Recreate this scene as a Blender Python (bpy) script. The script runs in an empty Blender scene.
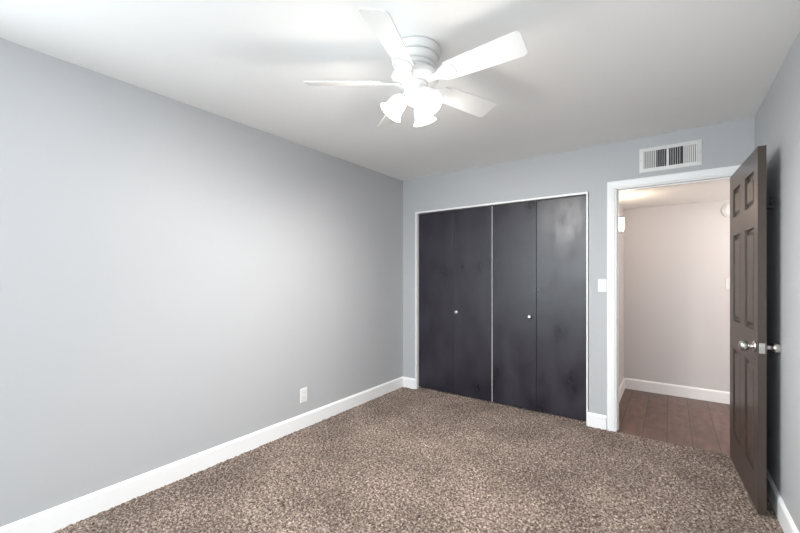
import bpy, bmesh, math, random
from mathutils import Vector, Matrix
random.seed(7)
S = bpy.context.scene
C = S.collection
PI = math.pi

# ------------------------------------------------------------ camera, world, lights, exposure
cd = bpy.data.cameras.new('camera'); cam = bpy.data.objects.new('camera', cd); C.objects.link(cam)
cam.location = (2.5768, -3.6227, 1.3105)
cam.rotation_euler = (PI/2, 0, 0.6257)
cd.sensor_width = 36; cd.lens = 374.06/800*36; cd.shift_y = 9.475/800
cd.clip_start = 0.02
S.camera = cam

w = bpy.data.worlds.new('sky'); S.world = w; w.use_nodes = True
bg = w.node_tree.nodes['Background']
bg.inputs[0].default_value = (0.82, 0.93, 1.0, 1); bg.inputs[1].default_value = 1.7

def area(name, loc, rot, sx, sy, power, color):
    l = bpy.data.lights.new(name, 'AREA'); l.shape = 'RECTANGLE'; l.size = sx; l.size_y = sy
    l.energy = power; l.color = color
    o = bpy.data.objects.new(name, l); C.objects.link(o); o.location = loc; o.rotation_euler = rot
    return o
WIN = (0.35, 2.75, 0.75, 2.15)      # x0,x1,z0,z1 of the unseen window behind the camera, widened to spread the daylight
YB = -5.9                          # rear wall
WINDOW_W = 26
SIDE_W = 22
area('window_daylight', ((WIN[0]+WIN[1])/2, YB-0.14, (WIN[2]+WIN[3])/2), (PI/2, 0, 0), WIN[1]-WIN[0], WIN[3]-WIN[2], WINDOW_W, (0.86, 0.95, 1.0))
WL = (-5.3, -3.75, 0.60, 2.12)       # y0,y1,z0,z1 of an unseen left-wall window, added to light the right side
area('added_side_daylight', (-0.14, (WL[0]+WL[1])/2, (WL[2]+WL[3])/2), (0, -PI/2, 0), WL[3]-WL[2], WL[1]-WL[0], SIDE_W, (0.86, 0.95, 1.0))
S.view_settings.view_transform = 'Standard'; S.view_settings.look = 'None'
S.view_settings.exposure = 1.2; S.view_settings.gamma = 1; S.view_settings.use_curve_mapping = False
FAN_SHADE_E = 1.5
FAN_POINT_W = 4.4
FAN_SPOT_W = 27.0
SCONCE_W = 1.0; HALL_W = 12

# ------------------------------------------------------------ materials
def mat(name, col, rough=0.5, metal=0.0, spec=0.5):
    m = bpy.data.materials.new(name); m.use_nodes = True
    b = m.node_tree.nodes['Principled BSDF']
    b.inputs['Base Color'].default_value = (*col, 1); b.inputs['Roughness'].default_value = rough
    b.inputs['Metallic'].default_value = metal; b.inputs['Specular IOR Level'].default_value = spec
    return m
def nt(m):
    return m.node_tree, m.node_tree.nodes, m.node_tree.links, m.node_tree.nodes['Principled BSDF']
def bump(m, scale, strength, dist=0.002, detail=3, stretch=None):
    t, n, l, b = nt(m)
    tc = n.new('ShaderNodeTexCoord'); nz = n.new('ShaderNodeTexNoise')
    nz.inputs['Scale'].default_value = scale; nz.inputs['Detail'].default_value = detail
    src = tc.outputs['Object']
    if stretch:
        mp = n.new('ShaderNodeMapping'); mp.inputs['Scale'].default_value = stretch
        l.new(src, mp.inputs[0]); src = mp.outputs[0]
    l.new(src, nz.inputs['Vector'])
    bp = n.new('ShaderNodeBump'); bp.inputs['Strength'].default_value = strength; bp.inputs['Distance'].default_value = dist
    l.new(nz.outputs['Fac'], bp.inputs['Height']); l.new(bp.outputs[0], b.inputs['Normal'])
    return nz
def ramp(m, src, stops, dst):
    t, n, l, b = nt(m)
    r = n.new('ShaderNodeValToRGB'); e = r.color_ramp.elements
    while len(e) < len(stops): e.new(0.5)
    for k, (p, c) in enumerate(stops):
        e[k].position = p; e[k].color = (*c, 1)
    l.new(src, r.inputs[0]); l.new(r.outputs[0], b.inputs[dst]); return r

M_wall = mat('grey_wall_paint', (0.482, 0.489, 0.502), 0.55, 0, 0.35); bump(M_wall, 260, 0.12, 0.001)
M_hall = mat('hall_wall_paint', (0.66, 0.64, 0.64), 0.5, 0, 0.35); bump(M_hall, 260, 0.12, 0.001)
M_ceil = mat('ceiling_paint', (0.93, 0.93, 0.92), 0.8, 0, 0.2); bump(M_ceil, 140, 0.2, 0.0015)
M_trim = mat('white_trim_paint', (0.92, 0.92, 0.92), 0.35); bump(M_trim, 30, 0.05, 0.001)
M_plastic = mat('white_plastic', (0.80, 0.80, 0.79), 0.35)
M_slot = mat('dark_slot', (0.03, 0.03, 0.03), 0.6)
M_fanw = mat('white_enamel', (0.80, 0.80, 0.79), 0.3)
M_blade = mat('white_blade_laminate', (0.78, 0.78, 0.77), 0.4)
M_nickel = mat('satin_nickel', (0.62, 0.60, 0.57), 0.24, 1.0); bump(M_nickel, 400, 0.05, 0.0005)
M_duct_shade = mat('duct_shade_dark', (0.05, 0.05, 0.055), 0.7)
M_vent = mat('vent_enamel', (0.74, 0.74, 0.72), 0.4)
M_chrome = mat('bright_chrome', (0.93, 0.93, 0.93), 0.30, 1.0)
M_hook = mat('black_metal', (0.012, 0.012, 0.013), 0.6, 0, 0.2)

M_shade = mat('frosted_glass', (0.95, 0.95, 0.93), 0.4)
b = M_shade.node_tree.nodes['Principled BSDF']
b.inputs['Emission Color'].default_value = (1, 0.975, 0.94, 1); b.inputs['Emission Strength'].default_value = FAN_SHADE_E
M_bulb = mat('lit_bulb', (1, 1, 1), 0.4)
b = M_bulb.node_tree.nodes['Principled BSDF']
b.inputs['Emission Color'].default_value = (1, 0.97, 0.92, 1); b.inputs['Emission Strength'].default_value = 6
M_sconce = mat('sconce_glass', (0.95, 0.9, 0.8), 0.4)
b = M_sconce.node_tree.nodes['Principled BSDF']
b.inputs['Emission Color'].default_value = (1, 0.87, 0.66, 1); b.inputs['Emission Strength'].default_value = 3.0

# closet doors: dark brushed paint, cloudy gloss
M_closet = mat('charcoal_door_paint', (0.03, 0.028, 0.033), 0.38, 0, 0.6)
t, n, l, b = nt(M_closet)
tc = n.new('ShaderNodeTexCoord'); mp = n.new('ShaderNodeMapping'); mp.inputs['Scale'].default_value = (4.2, 4.2, 2.0)
geo = n.new('ShaderNodeNewGeometry'); l.new(geo.outputs['Position'], mp.inputs[0])
nz = n.new('ShaderNodeTexNoise'); nz.inputs['Scale'].default_value = 1.6; nz.inputs['Detail'].default_value = 2; nz.inputs['Roughness'].default_value = 0.5
l.new(mp.outputs[0], nz.inputs['Vector'])
mr = n.new('ShaderNodeMapRange'); mr.inputs[1].default_value = 0.22; mr.inputs[2].default_value = 0.78
mr.inputs[3].default_value = 0.24; mr.inputs[4].default_value = 0.46
l.new(nz.outputs['Fac'], mr.inputs[0]); l.new(mr.outputs[0], b.inputs['Roughness'])
ramp(M_closet, nz.outputs['Fac'], [(0.22, (0.012, 0.010, 0.0165)), (0.78, (0.031, 0.0265, 0.039))], 'Base Color')
nz2 = n.new('ShaderNodeTexNoise'); nz2.inputs['Scale'].default_value = 60; nz2.inputs['Detail'].default_value = 4
mp2 = n.new('ShaderNodeMapping'); mp2.inputs['Scale'].default_value = (4, 4, 0.35)
l.new(tc.outputs['Object'], mp2.inputs[0]); l.new(mp2.outputs[0], nz2.inputs['Vector'])
bp = n.new('ShaderNodeBump'); bp.inputs['Strength'].default_value = 0.25; bp.inputs['Distance'].default_value = 0.001
l.new(nz2.outputs['Fac'], bp.inputs['Height']); l.new(bp.outputs[0], b.inputs['Normal'])

M_door = mat('dark_brown_door_paint', (0.052, 0.036, 0.030), 0.32, 0, 0.5)
bump(M_door, 30, 0.35, 0.001, 5, (3, 3, 0.12))

# carpet
M_carpet = mat('brown_frieze_carpet', (0.2, 0.15, 0.12), 0.95, 0, 0.1)
t, n, l, b = nt(M_carpet)
tc = n.new('ShaderNodeTexCoord')
n1 = n.new('ShaderNodeTexNoise'); n1.inputs['Scale'].default_value = 70; n1.inputs['Detail'].default_value = 4; n1.inputs['Roughness'].default_value = 0.8
n2 = n.new('ShaderNodeTexNoise'); n2.inputs['Scale'].default_value = 2.2; n2.inputs['Detail'].default_value = 4
l.new(tc.outputs['Object'], n1.inputs['Vector']); l.new(tc.outputs['Object'], n2.inputs['Vector'])
r = n.new('ShaderNodeValToRGB'); e = r.color_ramp.elements
e[0].position = 0.39; e[0].color = (0.060, 0.040, 0.032, 1)
e[1].position = 0.63; e[1].color = (0.66, 0.55, 0.475, 1)
x = e.new(0.51); x.color = (0.225, 0.168, 0.138, 1)
l.new(n1.outputs['Fac'], r.inputs[0])
r2 = n.new('ShaderNodeValToRGB'); r2.color_ramp.elements[0].position = 0.35; r2.color_ramp.elements[0].color = (0.60, 0.585, 0.57, 1)
r2.color_ramp.elements[1].position = 0.65; r2.color_ramp.elements[1].color = (0.88, 0.865, 0.85, 1)
l.new(n2.outputs['Fac'], r2.inputs[0])
mx = n.new('ShaderNodeMix'); mx.data_type = 'RGBA'; mx.blend_type = 'MULTIPLY'; mx.inputs[0].default_value = 1
l.new(r.outputs[0], mx.inputs[6]); l.new(r2.outputs[0], mx.inputs[7]); l.new(mx.outputs[2], b.inputs['Base Color'])
b.inputs['Sheen Weight'].default_value = 0.2

# hall planks (run along y)
M_wood = mat('brown_plank_floor', (0.2, 0.1, 0.07), 0.38, 0, 0.5)
t, n, l, b = nt(M_wood)
tc = n.new('ShaderNodeTexCoord'); mp = n.new('ShaderNodeMapping'); mp.inputs['Rotation'].default_value = (0, 0, PI/2)
mp.inputs['Location'].default_value = (0.28, 0.085, 0)
l.new(tc.outputs['Object'], mp.inputs[0])
br = n.new('ShaderNodeTexBrick'); br.offset = 0.37
br.inputs['Color1'].default_value = (0.120, 0.068, 0.052, 1); br.inputs['Color2'].default_value = (0.165, 0.096, 0.074, 1)
br.inputs['Mortar'].default_value = (0.025, 0.012, 0.01, 1); br.inputs['Scale'].default_value = 1
br.inputs['Mortar Size'].default_value = 0.0028; br.inputs['Brick Width'].default_value = 0.62; br.inputs['Row Height'].default_value = 0.165
l.new(mp.outputs[0], br.inputs['Vector'])
gn = n.new('ShaderNodeTexNoise'); gn.inputs['Scale'].default_value = 9; gn.inputs['Detail'].default_value = 6
gm = n.new('ShaderNodeMapping'); gm.inputs['Scale'].default_value = (2.2, 0.7, 1)
l.new(tc.outputs['Object'], gm.inputs[0]); l.new(gm.outputs[0], gn.inputs['Vector'])
gr = n.new('ShaderNodeValToRGB'); gr.color_ramp.elements[0].position = 0.3; gr.color_ramp.elements[0].color = (0.65, 0.65, 0.65, 1)
gr.color_ramp.elements[1].position = 0.7; gr.color_ramp.elements[1].color = (1.3, 1.3, 1.3, 1)
l.new(gn.outputs['Fac'], gr.inputs[0])
mx = n.new('ShaderNodeMix'); mx.data_type = 'RGBA'; mx.blend_type = 'MULTIPLY'; mx.inputs[0].default_value = 1
l.new(br.outputs['Color'], mx.inputs[6]); l.new(gr.outputs[0], mx.inputs[7]); l.new(mx.outputs[2], b.inputs['Base Color'])
M_glass = mat('window_glass', (1, 1, 1), 0.0); nt(M_glass)[3].inputs['Transmission Weight'].default_value = 1.0

# ------------------------------------------------------------ mesh helpers
def box(bm, x0, x1, y0, y1, z0, z1, mtx=None):
    vs = [bm.verts.new((x, y, z)) for x in (x0, x1) for y in (y0, y1) for z in (z0, z1)]
    if mtx is not None:
        for v in vs: v.co = mtx @ v.co
    for f in ((0,1,3,2),(4,6,7,5),(0,4,5,1),(2,3,7,6),(0,2,6,4),(1,5,7,3)):
        bm.faces.new([vs[i] for i in f])
    return vs
def lathe(bm, prof, mtx=Matrix(), n=48, cap0=False, cap1=False):
    rings = []
    for r_, z_ in prof:
        rings.append([bm.verts.new(mtx @ Vector((r_*math.cos(2*PI*k/n), r_*math.sin(2*PI*k/n), z_))) for k in range(n)])
    for a, b_ in zip(rings, rings[1:]):
        for k in range(n):
            bm.faces.new((a[k], a[(k+1) % n], b_[(k+1) % n], b_[k]))
    if cap0: bm.faces.new(rings[0][::-1])
    if cap1: bm.faces.new(rings[-1])
def obj(name, bm, m, parent=None, smooth=False, bevel=0, auto=None):
    bmesh.ops.recalc_face_normals(bm, faces=bm.faces)
    me = bpy.data.meshes.new(name); bm.to_mesh(me); bm.free()
    me.materials.append(m)
    o = bpy.data.objects.new(name, me); C.objects.link(o)
    if parent: o.parent = parent
    if smooth:
        for p in me.polygons: p.use_smooth = True
        me.set_sharp_from_angle(angle=auto if auto else math.radians(40))
    if bevel:
        md = o.modifiers.new('bevel', 'BEVEL'); md.width = bevel; md.segments = 2; md.limit_method = 'ANGLE'
    return o
def boxo(name, b6, m, parent=None, bevel=0):
    bm = bmesh.new(); box(bm, *b6); return obj(name, bm, m, parent, bevel=bevel)
def struct(name, boxes, m, bevel=0):
    bm = bmesh.new()
    for b6 in boxes: box(bm, *b6)
    o = obj(name, bm, m, bevel=bevel); o['kind'] = 'structure'; return o
def empty(name, loc, rz=0):
    o = bpy.data.objects.new(name, None); C.objects.link(o); o.location = loc; o.rotation_euler = (0, 0, rz)
    o.empty_display_size = 0.05; return o
def tag(o, label, cat, group=None, kind=None):
    o['label'] = label; o['category'] = cat
    if group: o['group'] = group
    if kind: o['kind'] = kind
    return o

# ------------------------------------------------------------ setting
W, H = 3.062, 2.44
HC = 2.095          # hall ceiling
HX, HY = 2.135, 1.475
T = 0.12
DX0, DX1, DZ = 2.210, 2.972, 2.040     # door opening between jambs
CX0, CX1, CZ = 0.200, 1.980, 2.032     # closet opening

# carpet pile: fine grid with tufted heights
step = 0.0085
x0c, x1c, y0c, y1c = 0.0, W, YB, 0.0
nx = int((x1c-x0c)/step)+1; ny = int((y1c-y0c)/step)+1
verts, faces = [], []
rnd = random.random
for j in range(ny+1):
    y = y0c+(y1c-y0c)*j/ny
    for i in range(nx+1):
        xx = x0c+(x1c-x0c)*i/nx
        jx = (rnd()-.5)*step*.7 if 0 < i < nx else 0
        jy = (rnd()-.5)*step*.7 if 0 < j < ny else 0
        verts.append((xx+jx, y+jy, -0.007+rnd()*0.010))
for j in range(ny):
    a = j*(nx+1)
    for i in range(nx):
        faces.append((a+i, a+i+1, a+i+nx+2, a+i+nx+1))
# shallow strip of the same carpet running into the closet
base = len(verts)
cs = int((CX1-CX0)/step); cr = 9
for j in range(cr+1):
    for i in range(cs+1):
        verts.append((CX0+(CX1-CX0)*i/cs, 0.10*j/cr-0.0005, -0.008+rnd()*0.009+0.014*min(1, j/3)))
for j in range(cr):
    a = base+j*(cs+1)
    for i in range(cs):
        faces.append((a+i, a+i+1, a+i+cs+2, a+i+cs+1))
me = bpy.data.meshes.new('carpet'); me.from_pydata(verts, [], faces); me.materials.append(M_carpet)
fl = bpy.data.objects.new('floor', me); C.objects.link(fl); fl['kind'] = 'structure'
struct('floor_hall', [(HX-T, 5.0, 0.0, HY+T, -0.12, -0.004), ], M_wood)
struct('floor_slab', [(-T, HX-T-.001, YB-T, T+.62, -0.14, -0.012), (HX-T, W+T, YB-T, -0.001, -0.14, -0.012)], M_wall)

struct('ceiling', [(-T, W+T, YB-T, T, H, H+0.1)], M_ceil)
struct('ceiling_hall', [(HX-T, 5.0, T+.001, HY+T, HC, HC+0.1)], M_ceil)
struct('wall_left', [(-T, 0, YB-T, WL[0], 0, H), (-T, 0, WL[1], T, 0, H), (-T, 0, WL[0], WL[1], 0, WL[2]), (-T, 0, WL[0], WL[1], WL[3], H)], M_wall)
struct('wall_right', [(W, W+T, YB-T, -0.0005, 0, H)], M_wall)
struct('wall_back', [(0.0005, CX0-0.018, 0, T, 0, H), (CX0-0.018, CX1+0.018, 0, T, CZ+0.018, H),
                     (CX1+0.018, DX0-0.018, 0, T, 0, H), (DX0-0.018, DX1+0.018, 0, T, DZ+0.018, H),
                     (DX1+0.018, W+T, 0, T, 0, H)], M_wall)
struct('wall_rear', [(0, WIN[0], YB-T, YB, 0, H), (WIN[1], W, YB-T, YB, 0, H), (WIN[0], WIN[1], YB-T, YB, 0, WIN[2]),
                     (WIN[0], WIN[1], YB-T, YB, WIN[3], H)], M_wall)
struct('wall_closet', [(CX0-.06, CX1+.03, T+.60, T+.64, 0, H), (CX0-.10, CX0-.06, T, T+.64, 0, H), (CX1+.0, CX1+.03, T, T+.60, 0, H),
                       (CX0-.06, CX1, T+.0005, T+.60, H-.02, H)], M_wall)
struct('wall_hall_left', [(HX-T, HX, T+.0005, HY+T, 0, HC)], M_hall)
struct('wall_hall_back', [(HX, 5.0, HY, HY+T, 0, HC)], M_hall)
struct('wall_hall_right', [(4.9, 5.0, T, HY, 0, HC)], M_hall)
struct('wall_hall_front', [(W+T+.0005, 4.9, 0.0, T, 0, HC)], M_hall)

# window behind the camera
wf = bmesh.new()
a0, a1, c0, c1 = WIN
for b6 in ((a0, a0+.04, YB-.09, YB-.03, c0, c1), (a1-.04, a1, YB-.09, YB-.03, c0, c1), (a0+.04, a1-.04, YB-.09, YB-.03, c0, c0+.04),
           (a0+.04, a1-.04, YB-.09, YB-.03, c1-.04, c1), ((a0+a1)/2-.02, (a0+a1)/2+.02, YB-.09, YB-.03, c0+.04, c1-.04)):
    box(wf, *b6)
wo = obj('window_1', wf, M_trim); wo['kind'] = 'structure'
struct('trim_4', [(a0-.05, a1+.05, YB, YB+.03, c0-.03, c0)], M_trim, .004)

wf = bmesh.new()
for b6 in ((-.09, -.03, WL[0], WL[0]+.04, WL[2], WL[3]), (-.09, -.03, WL[1]-.04, WL[1], WL[2], WL[3]), (-.09, -.03, WL[0]+.04, WL[1]-.04, WL[2], WL[2]+.04),
           (-.09, -.03, WL[0]+.04, WL[1]-.04, WL[3]-.04, WL[3]), (-.09, -.03, (WL[0]+WL[1])/2-.02, (WL[0]+WL[1])/2+.02, WL[2]+.04, WL[3]-.04)):
    box(wf, *b6)
wo = obj('added_side_window', wf, M_trim); wo['kind'] = 'structure'  # frame of the added, unseen side window

# baseboards with an eased top edge
def baseboard(name, runs, m=M_trim):
    bm = bmesh.new()
    for (p, q, nrm) in runs:      # p,q on the wall line; nrm points into the room
        p, q, nn = Vector(p), Vector(q), Vector(nrm)
        prof = [(0, -0.006), (0.014, -0.006), (0.014, 0.102), (0.011, 0.108), (0.006, 0.116), (0.0, 0.118)]
        A = [bm.verts.new((p.x+nn.x*d, p.y+nn.y*d, z)) for d, z in prof]
        B = [bm.verts.new((q.x+nn.x*d, q.y+nn.y*d, z)) for d, z in prof]
        for k in range(len(prof)):
            k2 = (k+1) % len(prof)
            bm.faces.new((A[k], A[k2], B[k2], B[k]))
        bm.faces.new(A); bm.faces.new(B[::-1])
    o = obj(name, bm, m); o['kind'] = 'structure'; return o
baseboard('baseboard_left', [((0, YB), (0, -0.0002), (1, 0))])
baseboard('baseboard_right', [((W, YB), (W, -0.016), (-1, 0))])
baseboard('baseboard_back', [((0.0145, 0), (CX0-0.018, 0), (0, -1)), ((CX1+0.012, 0), (DX0-0.075, 0), (0, -1))])
baseboard('baseboard_rear', [((0.0145, YB), (W-.0145, YB), (0, 1))])
baseboard('baseboard_hall_back', [((HX+.0145, HY), (4.9, HY), (0, -1))])
baseboard('baseboard_hall_left', [((HX, T+.02), (HX, HY), (1, 0))])

# door frame: jambs, stops, casing
struct('trim_1', [(DX0-0.018, DX0, -0.003, T+.003, 0, DZ+.018), (DX1, DX1+0.018, -0.003, T+.003, 0, DZ+.018), (DX0, DX1, -0.003, T+.003, DZ, DZ+.018)], M_trim, .0015)
struct('trim_2', [(DX0, DX0+.010, 0.040, 0.075, 0, DZ-.010), (DX1-.010, DX1, 0.040, 0.075, 0, DZ-.010), (DX0, DX1, 0.040, 0.075, DZ-.010, DZ)], M_trim, .001)
cw = 0.058; g = 0.010
def casing(name, side):
    bm = bmesh.new()
    y0_ = 0 if side < 0 else T
    def sh(pts):
        # pts: list of (x,z) outer/inner corners -> raised casing, bevelled both edges
        pass
    X0, X1, Z1 = DX0-g, DX1+g, DZ+g
    prof = [(0.0, 0.0), (0.0, 0.008), (0.006, 0.012), (0.020, 0.014), (0.050, 0.016), (cw, 0.013), (cw, 0.0)]
    path = [((X0, -0.004), (-1, 0)), ((X0, Z1), (-1, 1)), ((X1, Z1), (1, 1)), ((X1, -0.004), (1, 0))]
    rings = []
    for (px, pz), (dx, dz) in path:
        rings.append([bm.verts.new((px+dx*a, y0_+side*h, pz+dz*a)) for a, h in prof])
    for A, B in zip(rings, rings[1:]):
        for k in range(len(prof)-1):
            bm.faces.new((A[k], A[k+1], B[k+1], B[k]))
        bm.faces.new((A[-1], A[0], B[0], B[-1]))
    bm.faces.new(rings[0]); bm.faces.new(rings[-1][::-1])
    o = obj(name, bm, M_trim); o['kind'] = 'structure'; return o
casing('trim_3', -1)
casing('trim_5', 1)
# closet jamb frame (thin white edge, no casing)
struct('trim_6', [(CX0-0.018, CX0, -0.006, T, 0, CZ+.018), (CX1, CX1+0.012, -0.006, T, 0, CZ+.018), (CX0, CX1, -0.006, T, CZ, CZ+.018)], M_trim, .001)

# ------------------------------------------------------------ bedroom door (six panel, swung open)
def panel_door(name):
    Wd, Hd, Td = 0.780, 2.006, 0.035
    us = [0, .112, .338, .468, .692, Wd]
    zs = [0, .200, .800, .992, 1.575, 1.700, 1.892, Hd]
    bm = bmesh.new()
    for yb, s in ((0, 1), (Td, -1)):      # s: inward direction in y
        def V(u, z, d): return bm.verts.new((u, yb+s*d, z))
        for i in range(5):
            for j in range(7):
                u0, u1, z0, z1 = us[i], us[i+1], zs[j], zs[j+1]
                if i in (1, 3) and j in (1, 3, 5):
                    prev = None
                    for ins, d in ((0, 0), (.001, .012), (.005, .0155), (.022, .0155), (.036, .005), (.040, .004)):
                        ring = [V(u0+ins, z0+ins, d), V(u1-ins, z0+ins, d), V(u1-ins, z1-ins, d), V(u0+ins, z1-ins, d)]
                        if prev:
                            for k in range(4): bm.faces.new((prev[k], prev[(k+1) % 4], ring[(k+1) % 4], ring[k]))
                        prev = ring
                    bm.faces.new(prev)
                else:
                    bm.faces.new((V(u0, z0, 0), V(u1, z0, 0), V(u1, z1, 0), V(u0, z1, 0)))
    def Q(*p): bm.faces.new([bm.verts.new(c) for c in p])
    for i in range(5):
        Q((us[i], 0, 0), (us[i], Td, 0), (us[i+1], Td, 0), (us[i+1], 0, 0)); Q((us[i], 0, Hd), (us[i+1], 0, Hd), (us[i+1], Td, Hd), (us[i], Td, Hd))
    for j in range(7):
        Q((0, 0, zs[j]), (0, 0, zs[j+1]), (0, Td, zs[j+1]), (0, Td, zs[j])); Q((Wd, 0, zs[j]), (Wd, Td, zs[j]), (Wd, Td, zs[j+1]), (Wd, 0, zs[j+1]))
    bmesh.ops.remove_doubles(bm, verts=bm.verts, dist=1e-5)
    return obj(name, bm, M_door)
ang = math.atan2(-.779, .0385)
droot = empty('door_1', (2.925, -0.047, 0.012), ang)
tag(droot, 'dark brown six panel bedroom door swung open against the right wall', 'door', kind='structure')
slab = panel_door('door_slab'); slab.parent = droot
KU, KZ = 0.722, 0.905
def knob_bm(sgn):
    bm = bmesh.new()
    y = 0.0 if sgn < 0 else 0.035
    mtx = Matrix.Translation((KU, y, KZ)) @ Matrix.Rotation(PI/2 if sgn < 0 else -PI/2, 4, 'X')
    prof = [(0.0001, 0.0), (0.032, 0.0), (0.033, 0.003), (0.030, 0.008), (0.020, 0.010), (0.0150, 0.013), (0.0135, 0.019), (0.0140, 0.024),
            (0.019, 0.028), (0.0255, 0.034), (0.0285, 0.043), (0.0282, 0.054), (0.0245, 0.063), (0.0170, 0.068), (0.006, 0.070), (0.0001, 0.0703)]
    lathe(bm, prof, mtx, 32)
    bmesh.ops.remove_doubles(bm, verts=bm.verts, dist=2e-4)
    return bm
for s_ in (-1, 1):
    obj('door_knob', knob_bm(s_), M_nickel, droot, smooth=True)['label'] = 'satin nickel door knob'
lp = boxo('latch_plate', (0.7798, 0.7815, 0.005, 0.030, KZ-.028, KZ+.028), M_nickel, droot, .0004)
lp['label'] = 'bright nickel latch plate'
boxo('latch_bolt', (0.7814, 0.7895, 0.011, 0.024, KZ-.007, KZ+.007), M_nickel, lp, .001)
bm = bmesh.new()
box(bm, .734, .768, .0348, .050, 1.667, 1.722); lathe(bm, [(.009, 0), (.009, .014), (.016, .020), (.016, .028), (.0001, .030)], Matrix.Translation((.75, .038, 1.705)) @ Matrix.Rotation(-PI/2, 4, 'X'), 16); box(bm, .742, .758, .04, .066, 1.668, 1.682)
obj('robe_hook', bm, M_hook, droot)['label'] = 'small dark hook on the back of the door'
for z in (0.22, 1.0, 1.80):
    bm = bmesh.new(); lathe(bm, [(.0001, 0), (.006, 0), (.006, .09), (.0001, .09)], Matrix.Translation((-0.004, .039, z)), 12)
    obj('hinge', bm, M_nickel, droot, smooth=True)
# strike plate on the left jamb
tag(boxo('strike_plate', (DX0, DX0+.0015, .010, .034, .89, .95), M_nickel), 'small dark metal strike plate on the left side of the hall doorway frame', 'strike plate')

# ------------------------------------------------------------ bifold closet doors
def leaf(parent, A, B, m=M_closet, th=.030):
    A, B = Vector(A), Vector(B); d = (B-A); L = d.length
    bm = bmesh.new(); box(bm, 0, L, 0, th, 0, 2.001)
    o = obj('door_leaf', bm, m, parent, bevel=.002)
    o.location = (A.x-parent.location.x, A.y-parent.location.y, 0); o.rotation_euler = (0, 0, math.atan2(d.y, d.x))
    return o
def closet_knob(parent, x, y, z):
    bm = bmesh.new()
    lathe(bm, [(.0001, 0), (.009, 0), (.0065, .004), (.006, .010), (.013, .014), (.0185, .019), (.0190, .024), (.015, .029), (.006, .0315), (.0001, .032)],
          Matrix.Translation((x-parent.location.x, y-parent.location.y, z-parent.location.z)) @ Matrix.Rotation(PI/2, 4, 'X'), 24)
    bmesh.ops.remove_doubles(bm, verts=bm.verts, dist=1e-4)
    k = obj('knob', bm, M_chrome, parent, smooth=True); k['label'] = 'small round polished metal knob'; return k
YD = 0.034
ZD = 0.026
d2 = empty('door_2', (0.204, YD, ZD)); tag(d2, 'left pair of flat charcoal bifold closet doors with one round knob', 'closet door', kind='structure')
leaf(d2, (0.204, YD), (0.6515, YD-.001)); leaf(d2, (0.6535, YD-.001), (1.096, YD))
closet_knob(d2, 0.700, YD-.001, 0.920)
es = boxo('edge_strip', (1.0965-.204, 1.1000-.204, -.004, .030, 0, 1.998), M_trim, d2); es['label'] = 'narrow white edge strip down the middle of the closet'
d3 = empty('door_3', (1.102, YD, ZD)); tag(d3, 'right pair of flat charcoal bifold closet doors with the brighter right leaf', 'closet door', kind='structure')
leaf(d3, (1.1025, YD), (1.5415, YD-.006)); leaf(d3, (1.5435, YD-.006), (1.976, YD+.001))
closet_knob(d3, 1.481, YD-.0052, 0.917)

# ------------------------------------------------------------ ceiling fan
FX, FY = 1.532, -2.047
fan = empty('ceiling_fan', (FX, FY, H))
tag(fan, 'white five blade ceiling fan with three lit bell shades mounted flush on the ceiling', 'ceiling fan')
def z_(z): return z-H
bm = bmesh.new()
lathe(bm, [(.0001, 0), (.120, 0), (.120, -.003), (.131, -.003), (.132, -.007), (.130, -.014), (.127, -.026), (.121, -.036), (.110, -.038), (.110, -.042), (.1165, -.045), (.1165, -.058), (.112, -.070), (.107, -.075)], n=64)
obj('canopy', bm, M_fanw, fan, smooth=True)
bm = bmesh.new()
lathe(bm, [(.107, -.075), (.098, -.078), (.098, -.083), (.106, -.086), (.104, -.098), (.096, -.103), (.098, -.110), (.114, -.116), (.120, -.126), (.118, -.140), (.108, -.150), (.085, -.158), (.066, -.162), (.0001, -.163)], n=64)
obj('motor_housing', bm, M_fanw, fan, smooth=True)
bm = bmesh.new()
lathe(bm, [(.0001, -.160), (.062, -.162), (.065, -.168), (.063, -.176), (.056, -.180), (.055, -.228), (.052, -.246), (.040, -.260), (.022, -.268), (.010, -.278), (.0001, -.282)], n=48)
lf = obj('light_fitter', bm, M_fanw, fan, smooth=True)
# finial screw heads
PITCH = math.radians(-19)
ZB = -.155
def blade_bm():
    bm = bmesh.new()
    r0, r1, h0, h1 = .175, .5525, .052, .064
    rc = .022
    top = [(r0, -h0+.01), (r0+.02, -h0)]
    pts = [(r0+.012, -h0)]
    for k in range(7):
        a = -PI/2 + (PI/2)*k/6
        pts.append((r1-rc+rc*math.cos(a), -h1+rc+rc*math.sin(a)))
    for k in range(7):
        a = (PI/2)*k/6
        pts.append((r1-rc+rc*math.cos(a), h1-rc+rc*math.sin(a)))
    pts += [(r0+.012, h0), (r0, h0-.014), (r0, -h0+.014)]
    A = [bm.verts.new((x, y, .003)) for x, y in pts]; B = [bm.verts.new((x, y, -.003)) for x, y in pts]
    bm.faces.new(A); bm.faces.new(B[::-1])
    for k in range(len(pts)):
        k2 = (k+1) % len(pts); bm.faces.new((A[k], B[k], B[k2], A[k2]))
    return bm
def bracket_bm():
    bm = bmesh.new()
    out = [(.075, .016), (.11, .017), (.135, .022), (.155, .034), (.175, .043), (.200, .045), (.218, .036), (.228, .018)]
    pts = out + [(x, -y) for x, y in out[::-1]]
    A = [bm.verts.new((x, y, -.0035 if x > .15 else -.0035)) for x, y in pts]
    B = [bm.verts.new((x, y, -.0085)) for x, y in pts]
    bm.faces.new(A); bm.faces.new(B[::-1])
    for k in range(len(pts)):
        k2 = (k+1) % len(pts); bm.faces.new((A[k], B[k], B[k2], A[k2]))
    for sx, sy in ((.185, .025), (.185, -.025), (.212, 0)):
        lathe(bm, [(.0001, -.0105), (.004, -.0105), (.005, -.0083)], Matrix.Translation((sx, sy, 0)), 10)
    return bm
me_bl = me_br = None
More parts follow.
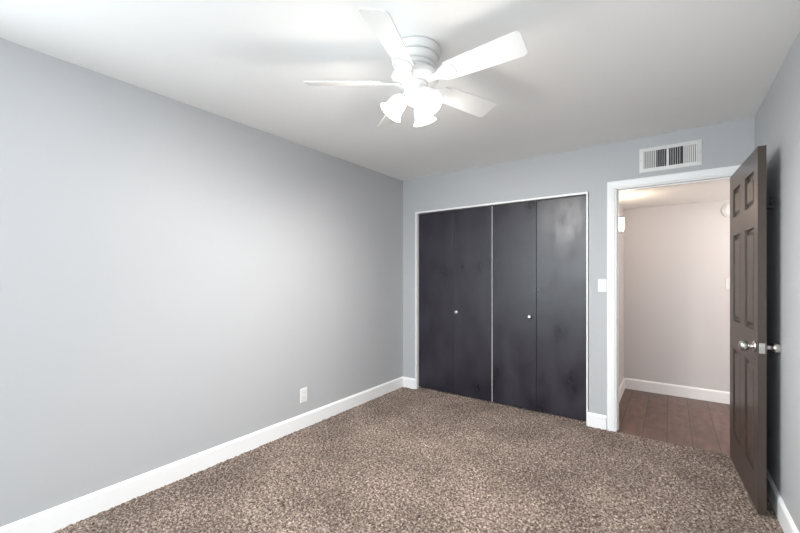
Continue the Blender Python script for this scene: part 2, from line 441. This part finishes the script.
for k in range(5):
    a = -1.2697 + k*2*PI/5
    if k == 0:
        bl = obj('blade', blade_bm(), M_blade, fan, bevel=.0015); br_ = obj('blade_bracket', bracket_bm(), M_fanw, bl, bevel=.001)
        b0, b1 = bl, br_
    else:
        bl = b0.copy(); C.objects.link(bl); br_ = b1.copy(); C.objects.link(br_); br_.parent = bl
    bl.parent = fan; bl.location = (0, 0, ZB)
    bl.rotation_euler = (Matrix.Rotation(a, 4, 'Z') @ Matrix.Rotation(PITCH, 4, 'X')).to_euler()
# bell shades
AZ0 = 0.6257                 # camera right azimuth
TILT = math.radians(38)
def shade_bm(th=.0022):
    bm = bmesh.new()
    outer = [(.024, 0), (.027, .004), (.035, .014), (.041, .028), (.044, .046), (.045, .062), (.049, .078), (.057, .090), (.064, .096)]
    inner = [(r_-th, z) for r_, z in outer[::-1]]
    lathe(bm, outer+inner, Matrix(), 40)
    return bm
for k, az in enumerate((-58, 182, 62)):
    a = AZ0 + math.radians(az)
    mtx = Matrix.Rotation(a, 4, 'Z') @ Matrix.Translation((.064, 0, -.232)) @ Matrix.Rotation(PI-TILT, 4, 'Y')
    # local +z of mtx points outwards and down
    bm = bmesh.new()
    p0 = Matrix.Rotation(a, 4, 'Z') @ Vector((.045, 0, -.195))
    lathe(bm, [(.0001, -.034), (.011, -.034), (.011, -.012), (.020, -.010), (.026, -.004), (.027, .010), (.0001, .010)], mtx, 24)
    obj('lamp_socket', bm, M_fanw, fan, smooth=True)
    if k == 0: sh0 = obj('lamp_shade', shade_bm(), M_shade, fan, smooth=True); sh = sh0
    else: sh = sh0.copy(); C.objects.link(sh); sh.parent = fan
    sh.matrix_local = mtx
    sh['label'] = 'lit frosted bell glass shade'
    bm = bmesh.new(); lathe(bm, [(.0001, .006), (.010, .007), (.012, .012), (.018, .020), (.019, .028), (.015, .037), (.008, .041), (.0001, .042)], Matrix(), 20)
    bu = obj('bulb', bm, M_bulb, sh, smooth=True)
    pt = bpy.data.lights.new('fan_lamp_light', 'POINT'); pt.energy = FAN_POINT_W; pt.color = (1, .955, .90); pt.shadow_soft_size = .055
    po = bpy.data.objects.new('fan_lamp_light', pt); C.objects.link(po); po.location = Vector((FX, FY, H)) + mtx @ Vector((0, 0, .088))
    sp = bpy.data.lights.new('fan_lamp_downlight', 'SPOT'); sp.energy = FAN_SPOT_W; sp.color = (1, .98, .955); sp.shadow_soft_size = .035
    sp.spot_size = math.radians(176); sp.spot_blend = .75
    so = bpy.data.objects.new('fan_lamp_downlight', sp); C.objects.link(so); so.rotation_euler = (Matrix.Rotation(a, 4, 'Z') @ Matrix.Rotation(-math.radians(20), 4, 'Y')).to_euler(); so.location = Vector((FX, FY, H)) + mtx @ Vector((0, 0, .112))

# ------------------------------------------------------------ supply air grille
vx0, vx1, vz0, vz1 = 2.372, 2.772, 2.149, 2.343
v = empty('air_vent', ((vx0+vx1)/2, 0, (vz0+vz1)/2))
tag(v, 'white metal air vent grille with vertical louvers high over the doorway', 'air vent')
hw, hh = (vx1-vx0)/2, (vz1-vz0)/2
bm = bmesh.new(); bd = .029
prof = [(0, 0), (0, -.003), (.004, -.006), (bd-.004, -.011), (bd, -.011), (bd, -.001)]
cor = [(-hw, -hh, 1, 1), (hw, -hh, -1, 1), (hw, hh, -1, -1), (-hw, hh, 1, -1)]
rings = [[bm.verts.new((cx+dx*a, y, cz+dz*a)) for a, y in prof] for cx, cz, dx, dz in cor]
for i in range(4):
    A, B = rings[i], rings[(i+1) % 4]
    for k in range(len(prof)): 
        k2 = (k+1) % len(prof); bm.faces.new((A[k], A[k2], B[k2], B[k]))
obj('vent_frame', bm, M_vent, v)
boxo('duct_shade_sheet', (-hw+.02, hw-.02, -.0022, -.0006, -hh+.02, hh-.02), M_duct_shade, v)  # flat dark sheet standing for the shade inside the duct
boxo('centre_bar', (-.018, -.004, -.0115, -.0022, -hh+bd, hh-bd), M_vent, v)
def louver(x, deg):
    bm = bmesh.new()
    m_ = Matrix.Translation((x, -.0065, 0)) @ Matrix.Rotation(math.radians(deg), 4, 'Z')
    box(bm, -.0007, .0007, -.0048, .0040, -hh+bd-.001, hh-bd+.001, m_)
    return obj('louver', bm, M_vent, v)
iw = hw-bd
for k in range(7): louver(-iw+.006+k*.0125, -66)
for k in range(5): louver(-iw+.006+7*.0125+.002+k*.0142, -14)
for k in range(5): louver(.006+k*.0142+.002, 14)
for k in range(7): louver(iw-.006-k*.0125, 66)
for sx in (-1, 1):
    bm = bmesh.new(); lathe(bm, [(.0001, .0025), (.003, .002), (.004, 0)], Matrix.Translation((sx*(hw-.013), -.0085, 0)) @ Matrix.Rotation(PI/2, 4, 'X'), 12)
    obj('screw', bm, M_nickel, v, smooth=True)

# ------------------------------------------------------------ wall plates
def plate(root, w2, h2, th=.006):
    bm = bmesh.new()
    pr = [(0, 0), (0, -.002), (.004, -th), ]
    rr = [[bm.verts.new((sx*(w2-a), y, sz*(h2-a))) for sx, sz in ((-1, -1), (1, -1), (1, 1), (-1, 1))] for a, y in pr]
    for A, B in zip(rr, rr[1:]):
        for k in range(4): bm.faces.new((A[k], A[(k+1) % 4], B[(k+1) % 4], B[k]))
    bm.faces.new(rr[-1]); bm.faces.new(rr[0][::-1])
    return obj('wall_plate', bm, M_plastic, root)
def rocker(root, th=.006):
    boxo('rocker', (-.0165, .0165, -th-.003, -th+.001, -.033, .033), M_plastic, root, .0015)
s = empty('light_switch', (2.104, 0, 1.228)); tag(s, 'white light switch on the grey wall just left of the doorway', 'light switch')
plate(s, .034, .057); rocker(s)
s = empty('light_switch', (3.080, HY, 1.232)); tag(s, 'white wall switch in the hall partly hidden by the open door edge', 'light switch')
plate(s, .040, .060); rocker(s)
s = empty('power_outlet', (0, -1.484, 0.277), PI/2); tag(s, 'white power outlet low on the left wall just above the baseboard', 'outlet')
plate(s, .038, .062)
for zz in (-.020, .020):
    rc_ = boxo('receptacle', (-.0165, .0165, -.0085, -.0055, zz-.0145, zz+.0145), M_plastic, s, .002)
    for xx in (-.006, .006):
        boxo('slot', (xx-.001, xx+.001, -.0088, -.0084, zz-.001, zz+.007), M_slot, rc_)

# smoke detector, hall far wall
s = empty('smoke_detector', (3.078, HY, 1.985)); tag(s, 'round white smoke detector high on the hall wall beside the open door', 'smoke detector')
bm = bmesh.new(); lathe(bm, [(.0001, 0), (.072, 0), (.072, .008), (.068, .014), (.0001, .014)], Matrix.Rotation(PI/2, 4, 'X'), 40); obj('base', bm, M_plastic, s, smooth=True)
bm = bmesh.new(); lathe(bm, [(.060, .013), (.058, .018), (.048, .024), (.030, .027), (.0001, .028)], Matrix.Rotation(PI/2, 4, 'X'), 40); obj('cover', bm, M_plastic, s, smooth=True)

# hall sconce
sy, sx_, sz = 0.66, HX+.042, 1.745
s = empty('wall_sconce', (HX, sy, sz+.04)); tag(s, 'small glowing glass wall lamp on the hall side wall behind the door frame', 'wall lamp')
bm = bmesh.new(); lathe(bm, [(.0001, 0), (.045, 0), (.045, .006), (.038, .010), (.0001, .010)], Matrix.Rotation(PI/2, 4, 'Y'), 24); obj('back_plate', bm, M_nickel, s, smooth=True)
bm = bmesh.new(); lathe(bm, [(.0001, 0), (.022, 0), (.026, .012), (.024, .022), (.0001, .022)], Matrix.Translation((.042, 0, -.052)), 24)
box(bm, .004, .040, -.006, .006, -.046, -.034)
obj('arm', bm, M_nickel, s, smooth=True)
bm = bmesh.new(); lathe(bm, [(.020, -.030), (.033, -.015), (.0365, .010), (.034, .045), (.028, .080), (.030, .100), (.028, .100), (.026, .080), (.032, .045), (.034, .010), (.031, -.014), (.019, -.028)], Matrix.Translation((.042, 0, 0)), 32)
obj('lamp_shade', bm, M_sconce, s, smooth=True)
pt = bpy.data.lights.new('sconce_light', 'POINT'); pt.energy = SCONCE_W; pt.color = (1, .80, .60); pt.shadow_soft_size = .06
po = bpy.data.objects.new('sconce_light', pt); C.objects.link(po); po.location = (HX+.10, sy, 1.90)
# unseen flush lamp added further along the hall to brighten it
s = empty('added_hall_lamp', (3.9, 0.8, HC)); tag(s, 'added round flush lamp out of view along the hall ceiling', 'ceiling lamp')
bm = bmesh.new(); lathe(bm, [(.0001, 0), (.15, 0), (.15, -.02), (.14, -.022)], n=32); obj('added_lamp_base', bm, M_nickel, s, smooth=True)
bm = bmesh.new(); lathe(bm, [(.14, -.02), (.13, -.05), (.09, -.08), (.0001, -.095)], n=32); obj('lamp_shade', bm, M_sconce, s, smooth=True)
pt = bpy.data.lights.new('hall_fill_light', 'POINT'); pt.energy = HALL_W; pt.color = (1, .90, .85); pt.shadow_soft_size = .12  # fill light for the hall, carried by the added lamp
po = bpy.data.objects.new('hall_fill_light', pt); C.objects.link(po); po.location = (3.9, .8, HC-.25)
